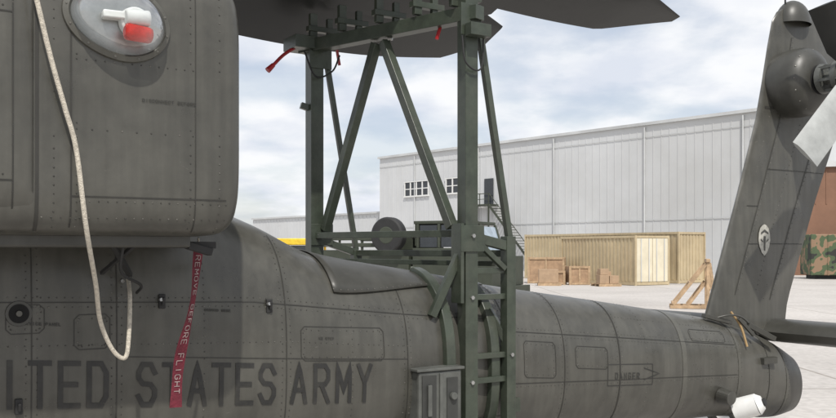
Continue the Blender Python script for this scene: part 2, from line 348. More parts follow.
m=MB(); c=P(.225,1.2,2.68); m.cyl(c+Vector((0,-.01,.035)),c+Vector((0,-.05,.035)),.06,.055,24); m.beam(c+Vector((-.12,-.03,.05)),c+Vector((0,-.04,.05)),.05,.03); m.cyl(c+Vector((-.045,-.07,.04)),c+Vector((.045,-.07,.045)),.03,.03,20); m.make('light_socket',WHITE,heli,True,bevel=.006)
m=MB(); m.cyl(c+Vector((-.05,-.072,-.012)),c+Vector((.055,-.072,-.02)),.033,.03,24); o=m.make('light_bulb_red',LENSR,heli,True,bevel=.014)
for j in range(12): rivet(rivl,ell(.208,.137,2*math.pi*j/12,.016),Vector((0,-1,0)),.0055)
m=MB(); m.box((-.6,-1.26,2.885),(-.14,-1.2,3.1)); m.make('intake_cover',REDP,heli,bevel=.02)
m=MB(); c=BODY.side(-.1,1.585); nn=BODY.nside(-.1,1.585); m.cyl(c-nn*.01,c+nn*.006,.056,.052,32); m.make('port_ring',PAINT2,heli,True)
m=MB(); m.cyl(c,c+nn*.008,.04,.04,32); m.make('port_hole',VDARK,heli)
m=MB(); m.cyl(c,c+nn*.014,.014,.012,16); m.make('port_stud',STRAP,heli)
m=MB()
for u,z in ((.5,1.62),(1.03,1.58),(-.1,1.2)):
    c=BODY.side(u,z); nn=BODY.nside(u,z); m.beam(c+Vector((0,0,-.035)),c+Vector((0,0,.03)),.028,.03); m.beam(c+nn*.02+Vector((0,0,-.02)),c+nn*.03+Vector((0,0,.015)),.014,.012)
m.make('door_latches',DARK,heli,bevel=.004)
m=MB()
for u,z in ((.49,1.625),(1.02,1.585),(.32,1.71)):
    c=BODY.side(u,z); nn=BODY.nside(u,z); m.cyl(c+nn*.015,c+nn*.03,.009,.008,10)
m.make('latch_studs',STEEL,heli,True)
# ------------------------------------------------------------------ vertical fin
FIN=[(1.2,4.80,5.80,.13),(1.43,4.89,5.84,.115),(2.24,5.21,6.2,.10),(2.89,5.45,6.53,.09),(3.2,5.53,6.6,.085),(3.5,5.60,6.66,.08),(3.72,5.66,6.7,.07),(3.80,5.72,6.7,.045),(3.83,5.78,6.68,.01)]
def finsec(z):
    for a,b in zip(FIN[:-1],FIN[1:]):
        if a[0]<=z<=b[0]:
            t=(z-a[0])/(b[0]-a[0]); return [a[i]+(b[i]-a[i])*t for i in (1,2,3)]
    return FIN[-1][1:]
def fp(z,s,side=1):
    a,b,t=finsec(z); y=t*2.6*(math.sqrt(max(s,0))*.55-.2*s-.33*s*s) ; y=max(y,.012); return P(a+(b-a)*s,side*y if s>0 else 0,z)
ss=[0,.01,.03,.07,.13,.2,.3,.4,.5,.6,.7,.8,.9,1]; zs=[1.2+i*.1 for i in range(26)]+[3.72,3.76,3.8,3.83]
m=MB(); vs=[]
for z in zs:
    vs+= [fp(z,s,1) for s in ss]+[fp(z,s,-1) for s in reversed(ss[1:])]
R=2*len(ss)-1
m.add(vs,[(i*R+j,i*R+(j+1)%R,(i+1)*R+(j+1)%R,(i+1)*R+j) for i in range(len(zs)-1) for j in range(R)]+[tuple(range(R)),tuple((len(zs)-1)*R+j for j in range(R))])
m.make('vertical_fin',PAINT,heli,True,ang=60)
def finline(pts,w=.006,riva=True,mb=None):
    fine=[]
    for a,b in zip(pts[:-1],pts[1:]):
        k=max(2,int(abs(b[0]-a[0])/.05)+2, int(abs(b[1]-a[1])/.04))
        for i in range(k): fine.append((a[0]+(b[0]-a[0])*i/k,a[1]+(b[1]-a[1])*i/k))
    fine.append(pts[-1]); q=[fp(z,s) for z,s in fine]; nn=[Vector((0,-1,0))]*len(q)
    if w: ribbon(mb or seam,q,nn,w,.004)
    if riva:
        acc=0; pv=None
        for i in range(301):
            f=i/300*(len(q)-1); k=min(len(q)-2,int(f)); p=q[k].lerp(q[k+1],f-k)
            if pv is not None: acc+=(p-pv).length
            pv=p
            if acc>.04: acc=0; rivet(random.choice(RP),p+Vector((.022,-.001,.0)),Vector((0,-1,0)),.005)
finline([(1.5,.22),(3.6,.22)]); finline([(1.45,.7),(3.0,.72)],.008); finline([(1.9,.22),(1.9,.98)]); finline([(2.5,.22),(2.5,.98)]); finline([(2.2,.1),(2.2,.22)])
finline([(3.0,.05),(3.0,.95)],.02); finline([(1.5,.45),(2.9,.45)],0); finline([(1.45,.09),(3.5,.09)],0)
# shield insignia on the fin
m=MB(); e0=fp(1.93,.4)+Vector((0,-.006,0)); sh=[(0,-.14),(.04,-.11),(.07,-.06),(.085,.0),(.08,.06),(.06,.105),(.03,.13),(0,.14),(-.03,.13),(-.06,.105),(-.08,.06),(-.085,0),(-.07,-.06),(-.04,-.11)]
m.add([e0+Vector((a*.85,0,b*.9)) for a,b in sh],[tuple(range(len(sh)))]); m.make('fin_insignia',EMB,heli)
m=MB(); f0=e0+Vector((0,-.003,0))
for q in ([(-.045,.045),(0,.065),(.045,.045),(.045,.06),(0,.085),(-.045,.06)],[(-.008,-.085),(.008,-.085),(.012,.03),(-.012,.03)],[(-.05,.0),(-.02,-.02),(-.02,-.01),(-.045,.012)],[(.05,.0),(.045,.012),(.02,-.01),(.02,-.02)]):
    m.add([f0+Vector((a,0,b)) for a,b in q],[tuple(range(len(q)))])
m.make('fin_insignia_print',PAINT2,heli)
# tail rotor gearbox, dome, rotor
G=P(5.80,0,3.2)
m=MB(); prof=[(0,.25),(.12,.265),(.22,.26),(.28,.235),(.31,.19),(.33,.15)]
n=36; vs=[]
for d,r in prof: vs+=[G+Vector((r*math.cos(2*math.pi*j/n),-d,r*1.05*math.sin(2*math.pi*j/n))) for j in range(n)]
m.add(vs,[(i*n+j,i*n+(j+1)%n,(i+1)*n+(j+1)%n,(i+1)*n+j) for i in range(len(prof)-1) for j in range(n)]+[tuple((len(prof)-1)*n+j for j in range(n))])
m.make('tail_gearbox_fairing',PAINT2,heli,True,ang=50)
m=MB(); m.cyl(G+Vector((0,-.325,0)),G+Vector((0,-.34,0)),.12,.11,24); m.make('gearbox_opening',VDARK,heli,True)
for j in range(16): t=2*math.pi*j/16; rivet(rivl,G+Vector((.24*math.cos(t),-.275,.25*math.sin(t))),Vector((math.cos(t),-1,math.sin(t))),.007)
m=MB(); m.cyl(G+Vector((0,-.3,0)),G+Vector((0,-.8,0)),.05,.045,20); m.cyl(G+Vector((0,-.36,0)),G+Vector((0,-.40,0)),.12,.11,20)
for a in range(6):
    t=math.radians(15+60*a); d=Vector((math.cos(t),0,math.sin(t)))
    m.beam(G+d*.1+Vector((0,-.36,0)),G+d*.12+Vector((0,-.66,0)),.022)
m.cyl(G+Vector((0,-.5,0)),G+Vector((0,-.54,0)),.13,.13,20); m.cyl(G+Vector((0,-.62,0)),G+Vector((0,-.78,0)),.10,.09,20); m.make('tail_rotor_hub',GREYBOX,heli,True)
def trblade(ang,r0,r1,ch,pitch,name,mt,d=-.72):
    t=math.radians(ang); rd=Vector((math.cos(t),0,math.sin(t))); tg=Vector((-math.sin(t)*math.cos(pitch),math.sin(pitch),math.cos(t)*math.cos(pitch))); nn=rd.cross(tg)
    vs=[]; prof=[(-.5,0),(-.35,.05),(-.1,.065),(.2,.04),(.5,.0),(.2,-.04),(-.1,-.065),(-.35,-.05)]
    for i in range(9):
        r=r0+(r1-r0)*i/8; c=ch*(.45+.55*min(1,i/2))
        for a,b in prof: vs.append(G+Vector((0,d,0))+rd*r+tg*c*a+nn*c*b)
    m=MB(); k=8; m.add(vs,[(i*k+j,i*k+(j+1)%k,(i+1)*k+(j+1)%k,(i+1)*k+j) for i in range(8) for j in range(k)]+[tuple(range(k)),tuple(64+j for j in range(k))]); m.make(name,mt,heli,True,ang=50)
trblade(222,.1,1.0,.25,-.35,'tail_rotor_blade_1',BLGREY_LIT); trblade(42,.1,1.0,.25,.35,'tail_rotor_blade_2',BLGREY_LIT)
trblade(-5,.1,1.2,.25,.3,'tail_rotor_blade_3',BLGREY_LIT,-.6); trblade(128,.1,.60,.2,1.2,'tail_rotor_blade_4',BLADE,-.6)
m=MB(); vs=[]; n=28; c=P(5.93,0,3.78)
for i in range(8):
    q=math.pi/2*i/8; vs+=[c+Vector((.17*math.cos(q)*math.cos(2*math.pi*j/n),.13*math.cos(q)*math.sin(2*math.pi*j/n),-.06+.2*math.sin(q))) for j in range(n)]
vs.append(c+Vector((0,0,.14)))
m.add(vs,[(i*n+j,i*n+(j+1)%n,(i+1)*n+(j+1)%n,(i+1)*n+j) for i in range(7) for j in range(n)]+[(7*n+j,7*n+(j+1)%n,8*n) for j in range(n)]); m.make('fin_top_dome',PAINT2,heli,True)
m=MB(); m.cyl(P(5.83,0,3.85),P(5.83,0,4.15),.008,.005,8); m.make('fin_antenna',DARK,heli)
# stabilator
m=MB(); prof=[(0,0),(.04,.055),(.12,.085),(.25,.09),(.5,.06),(.85,.012),(.85,-.012),(.5,-.06),(.25,-.09),(.12,-.085),(.04,-.055)]
k=len(prof); vs=[]
for i in range(13):
    v=-1.6+3.2*i/12
    for a,b in prof: vs.append(P(5.47+a,v,1.2+b))
m.add(vs,[(i*k+j,i*k+(j+1)%k,(i+1)*k+(j+1)%k,(i+1)*k+j) for i in range(12) for j in range(k)]+[tuple(range(k)),tuple(12*k+j for j in range(k))]); m.make('stabilator',PAINT2,heli,True,ang=50)
# tail details
m=MB(); m.tube(cat([P(4.98,.14,1.38),P(5.02,.2,1.27),P(5.03,.25,1.12)]),.009); m.make('tail_hose',mat('tan_hose',(.3,.2,.09)),heli,True)
m=MB(); m.beam(P(4.7,.12,1.36),P(4.95,.16,1.30),.05,.03); m.beam(P(5.1,.2,1.28),P(5.35,.25,1.16),.04); m.beam(P(5.2,.25,1.0),P(5.36,.25,1.0),.05,.05)
m.beam(P(5.0,.2,1.33),P(5.12,.24,1.2),.025); m.tube(cat([P(4.8,.15,1.34),P(4.9,.2,1.36),P(5.05,.2,1.33),P(5.2,.22,1.2)]),.008)
m.cyl(P(4.72,.26,.78),P(4.72,.36,.77),.06,.05,20); m.make('tail_fittings',PAINT2,heli,bevel=.005)
m=MB(); m.cyl(P(4.85,.28,.66),P(4.93,.42,.72),.085,.08,24); m.cyl(P(4.93,.42,.72),P(4.95,.45,.735),.08,.05,24); m.make('warning_antenna_cap',WHITE,heli,True)
m=MB(); c=P(4.95,.455,.738); m.cyl(c,c+Vector((.004,-.012,.004)),.03,.028,16); m.make('antenna_cap_nose',DARK,heli)
m=MB(); m.cyl(P(5.35,.09,.21),P(5.35,-.09,.21),.21,.21,28); m.make('tail_wheel',DARK,heli,True,bevel=.02)
m=MB(); m.beam(P(5.0,.12,.62),P(5.35,.12,.21),.05); m.beam(P(5.0,-.12,.62),P(5.35,-.12,.21),.05); m.beam(P(5.35,.14,.21),P(5.35,-.14,.21),.05); m.make('tail_wheel_strut',PAINT2,heli,bevel=.008)
m=MB(); m.cyl(P(-2.2,1.1,.36),P(-2.2,.85,.36),.36,.36,32); m.make('main_wheel',DARK,heli,True,bevel=.03)
m=MB(); m.beam(P(-2.2,.85,.36),P(-2.6,.5,1.1),.12); m.make('main_gear_leg',PAINT2,heli,bevel=.01)
# grey equipment box hung on the boom side
m=MB(); m.box((1.89,-.60,.84),(2.17,-.47,1.19)); m.make('equipment_box',GREYBOX,heli,bevel=.012)
m=MB(); m.box((1.91,-.606,.87),(2.0,-.602,1.17)); m.box((2.07,-.606,.88),(2.14,-.602,1.15)); m.make('box_recess',RECESS,heli)
m=MB(); m.box((1.94,-.62,.95),(1.965,-.608,1.12)); m.cyl((2.105,-.607,1.05),(2.105,-.63,1.05),.022,.02,16); m.box((1.875,-.61,1.192),(2.185,-.46,1.208)); m.box((2.02,-.612,.85),(2.04,-.603,1.18)); m.make('box_lid_and_handle',GREYBOX,heli,bevel=.004)
lt.make('army_lettering',LET,heli); lab.make('stencil_labels',LABEL,heli)
# ------------------------------------------------------------------ main rotor blades, folded aft
def mblade(name,pts,ch,tip=True,pitch=-.1,tl=.45,tp=.6):
    pts=cat(pts,14); n=len(pts); vs=[]; prof=[(0,0),(.03,.3),(.12,.5),(.3,.55),(.6,.3),(1,.03),(1,-.03),(.6,-.15),(.3,-.25),(.12,-.3),(.03,-.2)]; k=len(prof)
    for i,p in enumerate(pts):
        d=(pts[min(i+1,n-1)]-pts[max(i-1,0)]).normalized(); lat=d.cross(Vector((0,0,1))).normalized()
        f=(i/(n-1)); rem=(1-f)*sum((pts[j+1]-pts[j]).length for j in range(n-1)); cc=ch; sh=0
        if tip and rem<tl: q=1-rem/tl; cc=ch*(1-q*tp); sh=q*ch*tp*.45
        for a,b in prof:
            vs.append(p+lat*(ch/2-sh-a*cc)+Vector((0,0,b*.06*cc/ch+((sh+a*cc)/ch-.5)*pitch)))
    m=MB(); m.add(vs,[(i*k+j,i*k+(j+1)%k,(i+1)*k+(j+1)%k,(i+1)*k+j) for i in range(n-1) for j in range(k)]+[tuple(range(k)),tuple((n-1)*k+j for j in range(k))])
    return m.make(name,BLADE,heli,True,ang=50)
mblade('rotor_blade_1',[P(-3,-.3,3.7),P(-1,-.45,3.6),P(1.2,-.72,3.42),P(2.4,-.85,3.40),P(3.5,-.9,3.5)],.53,pitch=-.24)
mblade('rotor_blade_2',[P(-3,.1,3.7),P(-.5,.1,3.68),P(2,.1,3.60),P(3.4,.1,3.53),P(4.4,.1,3.53)],.53,pitch=-.14,tl=1.0,tp=.85)
mblade('rotor_blade_3',[P(-3,0,3.75),P(0,-.2,3.72),P(2,-.38,3.55),P(3.2,-.42,3.58)],.53,pitch=-.2)
mblade('rotor_blade_4',[P(-3,.3,3.75),P(0,.0,3.74),P(2.2,-.15,3.62),P(3.0,-.2,3.62)],.53,pitch=-.2)
m=MB(); m.cyl(P(-3,0,2.3),P(-3,0,3.9),.18,.16,24); m.cyl(P(-3,0,3.5),P(-3,0,3.75),.4,.4,24); m.make('rotor_mast',PAINT2,heli,True)
seam.make('panel_seams',SEAM,heli); strap.make('doubler_strips',STRAP,heli); riv.make('rivets',RIV,heli); rivl.make('rivets_worn',RIVL,heli)
# ------------------------------------------------------------------ blade support trestle
fr=empty('rotor_blade_support_frame',HELI_LOC,HELI_RZ)
m=MB()
m.beam(P(2.28,.5,0),P(2.28,.5,3.32),.085,.085,up=(0,1,0)); m.beam(P(1.89,-.7,0),P(1.89,-.7,3.24),.09,.09,up=(0,1,0))
m.beam(P(2.57,.5,0),P(2.57,.5,1.93),.065)
m.beam(P(1.84,-.78,3.19),P(2.31,.58,3.19),.08,.08)
mid=P(2.08,-.11,3.13)
m.beam(mid,P(2.22,.43,1.98),.06,.05,up=(1,0,0)); m.beam(P(2.06,-.17,3.13),P(1.93,-.62,1.98),.06,.05,up=(1,0,0))
m.beam(P(1.89,-.66,1.945),P(2.28,.46,1.945),.045,.04); m.beam(P(2.2,-.7,1.83),P(2.57,.46,1.83),.045,.04); m.beam(P(2.02,-.7,1.78),P(2.5,.46,1.77),.03,.03)
m.beam(P(1.89,-.7,1.93),P(2.2,-.7,1.83),.045); m.beam(P(2.28,.5,1.93),P(2.57,.5,1.87),.055)
m.beam(P(1.96,-.68,3.15),P(2.2,-.7,1.85),.032); m.beam(P(2.36,.5,3.12),P(2.58,.5,1.9),.036)
m.beam(P(2.2,-.7,0),P(2.2,-.7,1.85),.06)
for z in (1.73,1.58,1.24,1.10,.7,.4): m.beam(P(2.33,.5,z),P(2.54,.5,z),.028,.032)
m.beam(P(2.05,.48,1.48),P(2.24,.5,1.86),.045,.035,up=(0,1,0)); m.beam(P(2.33,.52,1.9),P(2.53,.52,1.74),.03)
m.beam(P(2.57,.5,1.3),P(2.5,.4,1.5),.04)
m.box((2.2,-.55,1.55),(2.222,-.45,2.0)); m.box((2.6,-.53,.9),(2.64,-.48,.98))
m.box((2.2,-.552,1.84),(2.36,-.547,1.99)); m.box((2.2,-.552,3.06),(2.34,-.547,3.24)); m.box((1.83,.645,3.04),(1.99,.65,3.22)); m.box((1.84,.645,1.88),(2.0,.65,2.02))
for (u,v) in ((2.28,.45),(2.2,.18),(2.1,-.1),(2.0,-.4),(1.93,-.68)):
    m.beam(P(u-.06,v,3.24),P(u-.06,v,3.40),.035,.05); m.beam(P(u+.06,v,3.24),P(u+.06,v,3.38),.03,.04)
    m.beam(P(u-.1,v,3.30),P(u+.12,v,3.30),.05,.035)
for z in (3.02,2.6): m.beam(P(1.80,-.72,z+.2),P(1.9,-.7,z+.17),.04,.04)
m.box((1.72,.62,3.16),(1.9,.82,3.24)); m.box((2.22,-.62,3.05),(2.36,-.56,3.12))
m.make('frame_members',GREEN,fr,bevel=.006)
m=MB()
for u in (2.14,2.48):
    ks=40; ts=[math.radians(78-(138)*i/ks) for i in range(ks+1)]
    pts=[BODY.th(u,t)+BODY.nth(u,t)*.022 for i,t in enumerate(ts)]; nn=[BODY.nth(u,t) for t in ts]; vs=[]
    for i,p in enumerate(pts):
        for a,b in ((-.03,-.02),(.03,-.02),(.03,.02),(-.03,.02)): vs.append(p+Vector((a,0,0))+nn[i]*b)
    m.add(vs,[(i*4+j,i*4+(j+1)%4,(i+1)*4+(j+1)%4,(i+1)*4+j) for i in range(ks) for j in range(4)]+[(0,1,2,3),(ks*4+3,ks*4+2,ks*4+1,ks*4)])
m.make('boom_saddles',GREEN,fr,True,bevel=.004)
m=MB()
for p,q in ((P(2.28,.55,3.19),P(2.28,.57,3.19)),(P(2.08,-.06,3.14),P(2.1,-.04,3.14)),(P(2.28,.55,1.93),P(2.28,.565,1.93)),(P(1.89,-.64,1.95),P(1.89,-.62,1.95)),(P(2.28,.54,1.58),P(2.28,.555,1.58)),(P(2.57,.53,1.24),P(2.57,.545,1.24)),(P(2.28,.54,1.1),P(2.28,.555,1.1))): m.cyl(p,q,.012,.012,6)
m.make('frame_bolts',STEEL,fr)
m=MB(); m.tube(cat([P(1.60,-.7,3.04),P(1.68,-.7,3.12),P(1.8,-.7,3.2)]),.011); m.cyl(P(1.56,-.7,3.0),P(1.60,-.7,3.04),.02,.015,12); m.beam(P(2.2,.3,3.08),P(2.23,.3,3.17),.015); m.beam(P(2.1,-.75,3.1),P(2.08,-.75,3.2),.015); m.make('locking_pins_red',REDP,fr,True)
m=MB(); m.tube(cat([P(1.8,-.66,3.14),P(1.86,-.62,2.98),P(1.97,-.6,3.02),P(2.0,-.55,3.12)]),.006); m.tube(cat([P(2.2,.56,3.05),P(2.22,.57,2.9),P(2.33,.56,2.88),P(2.35,.56,3.1)]),.005); m.make('tie_cables',DARK,fr,True)
# ------------------------------------------------------------------ rope and streamer
m=MB(); rp=cat([P(-.2,1.27,3.05),P(-.13,1.262,2.75),P(-.08,1.258,2.54),P(-.03,1.25,2.363),P(.01,1.24,2.219),P(.05,1.22,1.93),P(.12,1.05,1.72),P(.165,.93,1.56),P(.22,.9,1.44),P(.27,.9,1.405),P(.29,.88,1.49),P(.315,.8,1.64),P(.34,.67,1.73)],14)
m.tube(rp,.0092,10); m.make('mooring_rope',ROPE,None,True,loc=HELI_LOC,rz=HELI_RZ)
st=empty('warning_streamer',HELI_LOC,HELI_RZ)
def strp(t,s,off=0):
    a=Vector((.575,-.93,1.86)); b=Vector((.475,-.9,1.18)); c=a.lerp(b,t)+Vector((.006*math.sin(t*7),.012*math.sin(t*9+1),0)); an=.3+.45*math.sin(t*5)
    return c+Vector((math.cos(an),math.sin(an),0))*s*.025*(1+.12*math.sin(t*13))+Vector((math.sin(an),-math.cos(an),0))*off
m=MB(); K=60; vs=[strp(i/K,s) for i in range(K+1) for s in (-1,-.5,0,.5,1)]
m.add(vs,[(i*5+j,i*5+j+1,(i+1)*5+j+1,(i+1)*5+j) for i in range(K) for j in range(4)]); m.make('streamer_fabric',RED,st,True)
m2=MB()
def rtext(s):
    x=.05
    for ch in s:
        for pl in GL[ch]:
            for (a,b) in zip(pl[:-1],pl[1:]):
                p0=(x+a[0]*.028,(a[1]-.5)*1.0); p1=(x+b[0]*.028,(b[1]-.5)*1.0)
                A=strp(p0[0],p0[1],.003); B=strp(p1[0],p1[1],.003); d=(B-A)
                if d.length<1e-5: continue
                nn=(strp(p0[0],p0[1],.01)-A).normalized(); sd=d.normalized().cross(nn)*.0017
                m2.add([A-sd,A+sd,B+sd,B-sd],[(0,1,2,3)])
        x+=.044
rtext('REMOVE BEFORE FLIGHT'); m2.make('streamer_print',WTXT,st)
m=MB(); m.tube([strp(0,0),P(.58,.9,1.9)],.004); m.make('streamer_cord',ROPE,st)
# ------------------------------------------------------------------ ground
GR,nt,b=newmat('concrete_apron'); N=nt.nodes; L=nt.links; tc=N.new('ShaderNodeTexCoord')
n1=N.new('ShaderNodeTexNoise'); n1.inputs['Scale'].default_value=.12; n1.inputs['Detail'].default_value=10; n1.inputs['Roughness'].default_value=.7
n2=N.new('ShaderNodeTexNoise'); n2.inputs['Scale'].default_value=9; n2.inputs['Detail'].default_value=6
br=N.new('ShaderNodeTexBrick'); br.offset=0; br.inputs['Scale'].default_value=1; br.inputs['Brick Width'].default_value=6; br.inputs['Row Height'].default_value=6; br.inputs['Mortar Size'].default_value=.03
br.inputs['Color1'].default_value=(1,1,1,1); br.inputs['Color2'].default_value=(.95,.95,.95,1); br.inputs['Mortar'].default_value=(.62,.6,.57,1)
for q in (n1,n2,br): L.new(tc.outputs['Object'],q.inputs['Vector'])
cr=N.new('ShaderNodeValToRGB'); cr.color_ramp.elements[0].position=.35; cr.color_ramp.elements[0].color=(.39,.365,.34,1); cr.color_ramp.elements[1].position=.62; cr.color_ramp.elements[1].color=(.51,.48,.45,1)
L.new(n1.outputs['Fac'],cr.inputs[0]); mx=N.new('ShaderNodeMix'); mx.data_type='RGBA'; mx.blend_type='MULTIPLY'; mx.inputs[0].default_value=1
L.new(cr.outputs[0],mx.inputs[6]); L.new(br.outputs['Color'],mx.inputs[7])
mr=N.new('ShaderNodeMapRange'); mr.inputs[1].default_value=.3; mr.inputs[2].default_value=.7; mr.inputs[3].default_value=.85; mr.inputs[4].default_value=1.1; L.new(n2.outputs['Fac'],mr.inputs[0])
vm=N.new('ShaderNodeVectorMath'); vm.operation='SCALE'; L.new(mx.outputs[2],vm.inputs[0]); L.new(mr.outputs[0],vm.inputs['Scale']); L.new(vm.outputs[0],b.inputs['Base Color']); b.inputs['Roughness'].default_value=.85
bp=N.new('ShaderNodeBump'); bp.inputs['Strength'].default_value=.2; bp.inputs['Distance'].default_value=.01; L.new(n2.outputs['Fac'],bp.inputs['Height']); L.new(bp.outputs[0],b.inputs['Normal'])
m=MB(); m.add([(-1500,-600,0),(1500,-600,0),(1500,2500,0),(-1500,2500,0)],[(0,1,2,3)]); m.make('ground',GR)
# ------------------------------------------------------------------ warehouse (local x along the wall, y back)
wd=Vector((28.3,-33.6,0)); WL=wd.length; wrz=math.atan2(wd.y,wd.x)
wh=empty('warehouse_building',(-4.14,98,0),wrz)
H=11.8; WE=WL*1.02; m=MB(); m.box((0,0,0),(WE,45,H)); m.make('walls',WALL,wh)
m=MB(); x=0
while x<WE: m.box((x,-.035,.2),(x+.06,-.002,H-.5)); x+=.75
m.make('wall_ribs',WALL,wh)
m=MB(); m.box((-.2,-.2,H-.05),(WE+.2,45.2,H+.18)); m.make('roof_edge',TRIM,wh)
m=MB(); m.box((0,-.06,4.2),(WE,-.037,4.26)); m.box((0,-.06,H-1.0),(WE,-.037,H-.95))
for x in (6,15.5,25,34.5,43): m.cyl((x,-.12,.1),(x,-.12,H-.2),.06,.06,8)
m.make('downspouts_and_girts',TRIM,wh)
m=MB(); g=MB()
for x0,x1 in ((4.4,8.2),(10.9,12.8)):
    g.box((x0,-.09,7.5),(x1,-.06,8.9)); k=4 if x1-x0>3 else 2
    for i in range(k+1): xx=x0+(x1-x0)*i/k; m.box((xx-.09,-.14,7.5),(xx+.09,-.1,8.9))
    m.box((x0-.15,-.16,7.35),(x1+.15,-.1,7.5)); m.box((x0-.15,-.16,8.9),(x1+.15,-.1,9.0))
    m.box((x0,-.13,8.15),(x1,-.1,8.24))
g.make('windows',GLASSD,wh); m.make('window_frames',WHITE,wh)
m=MB(); m.box((16.3,-.09,6.15),(17.5,-.06,8.6)); m.make('upper_door',GLASSD,wh)
m=MB(); m.box((14.6,-1.4,6.0),(18.2,-.1,6.12))
for x in (14.6,15.8,17,18.2): m.box((x-.03,-1.42,6.12),(x+.03,-1.36,7.1))
m.box((14.6,-1.42,7.05),(18.2,-1.36,7.12)); m.box((14.6,-1.42,6.55),(18.2,-1.36,6.6))
for i in range(24): m.box((18.2+i*.25,-1.3,5.9-i*.25),(18.5+i*.25,-.3,5.95-i*.25))
m.beam((18.2,-1.35,6),(24.2,-1.35,0),.08,.2); m.beam((18.2,-1.35,7.1),(24.2,-1.35,1.1),.05,.05); m.beam((14.7,-1.3,0),(14.7,-1.3,6),.12); m.beam((18.1,-1.3,0),(18.1,-1.3,6),.12); m.beam((14.7,-1.3,6),(18.1,-1.3,3.5),.08)
m.make('fire_stairs',TRUCKG,wh)
lw=empty('warehouse_annex',(-4.14,98,0),wrz)
m=MB(); m.box((-30,1.5,0),(-.1,30,6)); m.make('walls',WALL,lw); m=MB(); m.box((-30.2,1.3,5.95),(-.15,30,6.15)); m.make('roof_edge',TRIM,lw)
m=MB(); x=-30
while x<-.5: m.box((x,1.46,.2),(x+.06,1.495,5.8)); x+=.75
m.make('wall_ribs',WALL,lw)
bh=empty('brown_hangar',(27.5,66,0),-.2); m=MB(); m.box((0,0,0),(30,20,8)); m.make('walls',BROWN,bh); m=MB(); m.box((-.3,-.3,7.9),(30.3,20.3,8.3)); m.make('roof_edge',TRIM,bh)
m=MB(); m.box((6,-.05,0),(12,-.01,5)); m.make('door',TRIM,bh)
m=MB()
for i in range(40): m.box((i*.75,-.04,5.2),(i*.75+.08,-.005,7.8))
m.make('cladding_ribs',BROWN,bh)
cs=empty('camouflaged_shelter',(24.9,57,0),-.15); m=MB(); m.box((0,0,.25),(6,2.6,2.85)); m.make('body',CAMO,cs,bevel=.05); m=MB(); m.box((.3,.3,0),(5.7,2.3,.245)); m.make('skids',DARK,cs)
m=MB()
for i in range(7): m.box((i*1.0-.0,-.04,.25),(i*1.0+.06,-.005,2.85))
m.make('ribs',CAMO,cs)
def container(name,loc,rz,Lc,Hc=2.7,doors=None,mt=TAN):
    c=empty(name,loc,rz); W=2.44; m=MB(); m.box((.06,.06,.15),(Lc-.06,W-.06,Hc-.03)); m.make('body',mt,c)
    m=MB(); x=.2
    while x<Lc-.3:
        m.box((x,.035,.2),(x+.14,.057,Hc-.12)); m.box((x,W-.057,.2),(x+.14,W-.035,Hc-.12)); x+=.28
    y=.2
    while y<W-.3:
        m.box((.035,y,.2),(.057,y+.14,Hc-.12))
        if not doors: m.box((Lc-.057,y,.2),(Lc-.035,y+.14,Hc-.12))
        y+=.28
    m.make('corrugation',mt,c)
    m=MB()
    for yy in (0,W-.1):
        m.box((.1,yy,.02),(Lc-.1,yy+.1,.18)); m.box((.1,yy,Hc-.12),(Lc-.1,yy+.1,Hc))
    for xx in (0,Lc-.1):
        for yy in (0,W-.1): m.box((xx,yy,0),(xx+.1,yy+.1,Hc+.01))
        m.box((xx,.1,.02),(xx+.1,W-.1,.18)); m.box((xx,.1,Hc-.12),(xx+.1,W-.1,Hc))
    m.make('frame',mt,c)
    if doors:
        m=MB(); m.box((Lc-.05,.12,.2),(Lc-.01,W/2-.02,Hc-.14)); m.box((Lc-.05,W/2+.02,.2),(Lc-.01,W-.12,Hc-.14)); m.make('doors',TANL,c)
        m=MB()
        for yy in (.4,.95,1.5,2.05): m.cyl((Lc+.02,yy,.2),(Lc+.02,yy,Hc-.15),.025,.025,6)
        m.make('lock_rods',TRIM,c)
    return c
container('shipping_container',(7.0,59.2,0),math.atan2(-.8,.6),12.2,2.85)
container('shipping_container',(8.2,51.8,0),math.atan2(-.86,.5),6.06,2.6,doors=True)
def crate(loc,rz,w,d,h):
    c=empty('wooden_crate',loc,rz); m=MB(); m.box((.03,.03,.12),(w-.03,d-.03,h-.02)); m.make('boards',CRATE,c)
    m=MB()
    for x in (0,w/2-.05,w-.1): m.box((x,0,0),(x+.1,.028,h)); m.box((x,d-.028,0),(x+.1,d,h))
    for z in (.02,h-.12): m.box((.1,-.02,z),(w-.1,-.001,z+.1))
    for y in (0,d-.1): m.box((-.02,y,0),(-.001,y+.1,h)); m.box((w+.001,y,0),(w+.02,y+.1,h))
    m.make('battens',WOOD,c)
crate((6.1,50,0),-.2,2.0,1.5,1.45); crate((8.0,47.5,0),.1,1.1,1.0,1.0); crate((7.0,47.8,0),-.1,.8,.8,.75)
def pallet(loc,rz,boxes):
    c=empty('loaded_pallet',loc,rz); m=MB()
    for i in range(9): m.box((0,i*.13,.12),(1.2,i*.13+.09,.14))
    for y in (0,.5,1.04): m.box((0,y,0),(1.2,y+.09,.118))
    m.make('pallet',WOOD,c); m=MB()
    for x0,y0,z0,a,b_,h in boxes: m.box((x0,y0,z0),(x0+a,y0+b_,z0+h))
    m.make('cartons',CARD,c,bevel=.01)
pallet((9.15,45.4,0),.2,[(.05,.05,.145,.5,.5,.45),(.6,.1,.145,.5,.5,.4),(.3,.6,.145,.6,.5,.6),(.1,.1,.6,.45,.4,.3)])
pallet((6.2,46.5,0),-.1,[(.05,.05,.145,1.0,.9,.7)])
ts=empty('timber_trestle',(7.95,28.4,0),-.25); m=MB()
